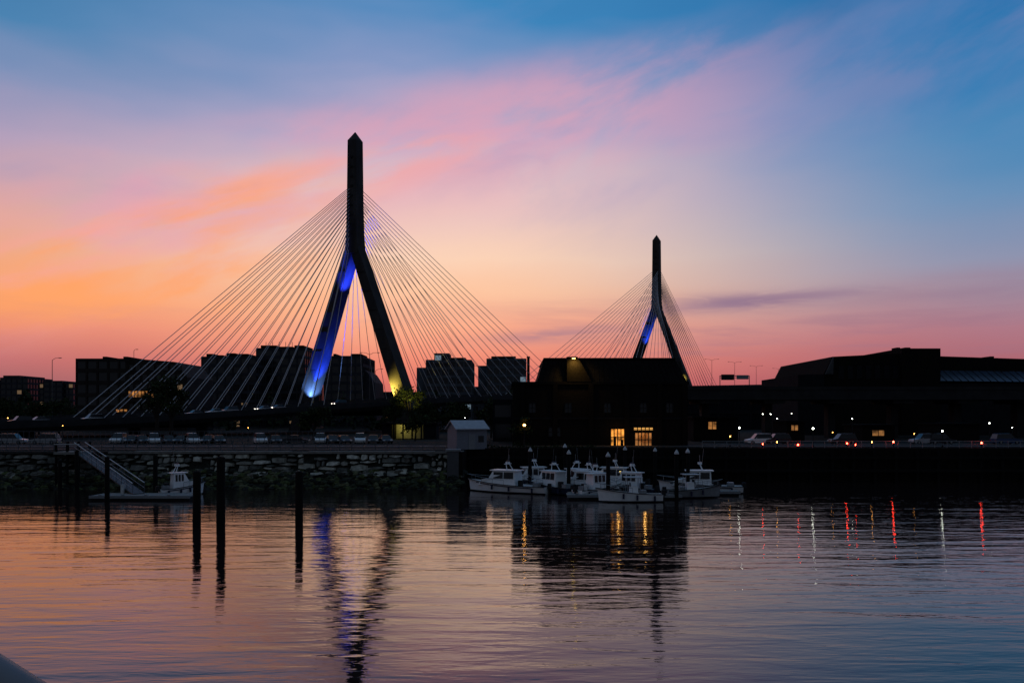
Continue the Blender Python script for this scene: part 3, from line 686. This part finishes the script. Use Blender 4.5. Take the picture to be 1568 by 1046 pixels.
# ---------------------------------------------------------------- boats
def boat(px,Y,rz,l=9,style=0,hull='white',name='patrol_boat'):
    g=MB(); n=14; Bm=l*.16; st=[]
    for i in range(n+1):
        s=i/n; bb_=Bm*(.92+.08*min(1,s*3))*(1-max(0,(s-.5)/.5)**2.3); sh=.85+.65*s**2.2; kx=-l/2+l*s
        rake=.55*max(0,s-.6)/.4
        st.append([(kx+rake,-bb_,sh),(kx+rake*.55,-bb_*.93,sh-.28),(kx+rake*.3,-bb_*.82,.15),(kx,0,-.35+.45*max(0,s-.6)/.4),(kx+rake*.3,bb_*.82,.15),(kx+rake*.55,bb_*.93,sh-.28),(kx+rake,bb_,sh)])
    vs=sum(st,[]);
    for lo,hi,k in((0,1,hull),(1,2,hull),(2,4,'navy'),(4,5,hull),(5,6,hull)):
        fs=[]
        for i in range(n):
            for j in range(lo,hi): a=i*7+j; fs.append((a,a+7,a+8,a+1))
        g.add(vs,fs,k)
    g.add(st[0],[tuple(range(7))],hull)
    dv=[];
    for s_ in st: dv+=[(s_[0][0],s_[0][1]*.94,s_[0][2]-.12),(s_[6][0],s_[6][1]*.94,s_[6][2]-.12)]
    g.add(dv,[(i*2,i*2+2,i*2+3,i*2+1) for i in range(n)],'offwhite')
    for i in range(n):
        for j in(0,6): g.cyl(st[i][j],st[i+1][j],.05,'black',n=5)
    dz_=.85
    if style in(0,1):
        L0,L1=(-l*.12,l*.22) if style==0 else (-l*.22,l*.16); hc=1.75; cw=Bm*.68
        cp=[(L0,dz_),(L0+.1,dz_+hc),(L1-.55,dz_+hc),(L1-.05,dz_+hc*.48),(L1+.9,dz_+hc*.40),(L1+1.5,dz_)]
        nn_=len(cp); vs=[(p[0],-cw*(1 if p[1]<dz_+1 else .86),p[1]) for p in cp]+[(p[0],cw*(1 if p[1]<dz_+1 else .86),p[1]) for p in cp]
        g.add(vs,[(i,(i+1)%nn_,nn_+(i+1)%nn_,nn_+i) for i in range(nn_)]+[tuple(range(nn_))[::-1],tuple(range(nn_,2*nn_))],'white')
        a=Vector((L1-.53,0,dz_+hc-.12)); b_=Vector((L1-.08,0,dz_+hc*.52)); o_=Vector((.03,0,.02))
        for y0,y1 in((-.8,-.28),(-.25,.25),(.28,.8)): g.add([a+o_+Vector((0,y0*cw*.95,0)),a+o_+Vector((0,y1*cw*.95,0)),b_+o_+Vector((0,y1*cw*1.05,0)),b_+o_+Vector((0,y0*cw*1.05,0))],[(0,1,2,3)],'glass')
        for sy in(-1,1):
            m_=2 if style==0 else 3
            for q in range(m_):
                xa=L0+.25+(L1-L0-.8)*q/m_; xb_=xa+(L1-L0-.8)/m_-.12
                g.add([(xa,sy*(cw*.94+.04),dz_+hc*.48),(xb_,sy*(cw*.94+.04),dz_+hc*.48),(xb_,sy*(cw*.86+.05),dz_+hc*.92),(xa,sy*(cw*.86+.05),dz_+hc*.92)],[(0,1,2,3)],'glass')
        g.box(((L0+L1-.4)/2,0,dz_+hc+.05),(L1-L0+.1,cw*2*.95,.1),'white')
        mx=(L0+L1)/2-.3; zt=dz_+hc+.1
        for sy in(-1,1): g.cyl((mx-.3,sy*cw*.7,zt),(mx,sy*cw*.4,zt+.7),.05,'white',n=5)
        g.box((mx,0,zt+.72),(.4,cw*1.1,.08),'white'); g.cyl((mx,0,zt+.76),(mx,0,zt+.95),.28,'white',n=10)
        g.cyl((mx-.2,cw*.4,zt+.7),(mx-.4,cw*.4,zt+2.6),.02,'metal',n=4); g.cyl((mx,-cw*.3,zt+.7),(mx,-cw*.3,zt+1.8),.035,'metal',n=4); g.box((mx,0,zt+1.05),(.12,.7,.1),'navy')
        g.box((-l*.36,0,1.0),(.7,Bm*.9,.5),'grey'); g.box((L0-.5,cw*.5,1.15),(.5,.45,.7),'black')
        for j,q in((0,-1),(6,1)):
            for i in range(2,n-2): 
                a0,b0=st[i][j],st[i+1][j]
                g.add([(a0[0],a0[1]*.985+q*.03,a0[2]-.12),(b0[0],b0[1]*.985+q*.03,b0[2]-.12),(b0[0],b0[1]*.955+q*.03,b0[2]-.24),(a0[0],a0[1]*.955+q*.03,a0[2]-.24)],[(0,1,2,3)],'navy')
    else:
        g.box((-.3,0,1.25),(.9,.9,1.0),'white',taper=.85); g.box((.1,0,1.85),(.06,.8,.4),'glass')
        for sx in(-.9,.5):
            for sy in(-.6,.6): g.cyl((sx,sy,.8),(sx,sy*.9,2.6),.035,'metal',n=5)
        g.box((-.2,0,2.64),(1.9,1.6,.07),'offwhite'); g.box((-1.3,0,1.0),(.6,1.0,.5),'grey')
    pr_=[]
    for i in range(7,n+1): pr_.append(Vector(st[i][0])+Vector((0,.06,.55)))
    pl_=[Vector((p.x,-p.y,p.z)) for p in pr_]
    for q in(pr_,pl_):
        for a,b_ in zip(q,q[1:]): g.cyl(a,b_,.025,'metal',n=4)
        for a in q[::2]: g.cyl(a-Vector((0,0,.55)),a,.02,'metal',n=4)
    for sy in((-.45,.45) if l>7 else (0,)):
        g.box((-l/2-.25,sy,.95),(.5,.38,.6),'black',taper=.75); g.box((-l/2-.25,sy,.3),(.2,.14,.9),'black')
    for f in(.2,.45,.65):
        s_=st[int(n*f)][0]; 
        for sy in(-1,1): g.cyl((s_[0],sy*(abs(s_[1])+.1),s_[2]-.7),(s_[0],sy*(abs(s_[1])+.1),s_[2]-.15),.12,'navy',n=6)
    return g.build(name,(WX(px,Y),Y,0),rz)
boat(780,97,math.pi-.45,10.5,0); boat(844,96,2.2,8.5,1,'navy'); boat(903,95,math.pi-.6,9,0,'grey'); boat(888,99,-.9,8,1)
boat(966,85.8,math.pi+.05,6.6,2,name='open_motorboat'); boat(1074,96.5,math.pi-.15,9.5,0); boat(917,91.8,.6,6.5,1); boat(1060,90.2,.1,6,2,'grey',name='open_motorboat')
boat(962,93.5,2.5,7,1,'navy'); boat(277,92.8,.8,4.9,1); boat(812,103,math.pi+.3,8,1,'grey'); boat(935,102.5,math.pi-.3,9,1,'grey')
for px,py,Y in((950,706,96),(880,715,99.8)):
    g=MB(); g.cyl((0,0,.3),(0,0,2.2),.05,'metal',n=6); g.box((0,0,2.3),(.2,.2,.14),'e_yellow'); g.box((0,0,2.44),(.4,.4,.06),'black'); g.build('dock_light',(WX(px,Y),Y,.2))
# handrail of the overlook the viewer stands on
g=MB(); Y=1.5; A=Vector((WX(-330,Y),Y,WZ(846,Y))); B=Vector((WX(230,Y),Y,WZ(1201,Y)))
g.cyl(A,B,.05,'grey',n=20)
for f in(.02,.98): p=A+(B-A)*f; g.cyl(p,(p.x,p.y,p.z-1.1),.03,'grey',n=12)
g.build('handrail',smooth=True)
# ---------------------------------------------------------------- camera
cd=bpy.data.cameras.new('camera'); cam=bpy.data.objects.new('camera',cd); bpy.context.scene.collection.objects.link(cam)
cam.location=(0,0,H); cam.rotation_euler=(math.radians(90),0,0)
cd.sensor_width=36; cd.lens=36*F/1568; cd.shift_y=117/1568; cd.clip_end=8000; cd.clip_start=.1
sc=bpy.context.scene; sc.camera=cam
sc.view_settings.view_transform='Standard'; sc.view_settings.look='None'; sc.view_settings.exposure=0
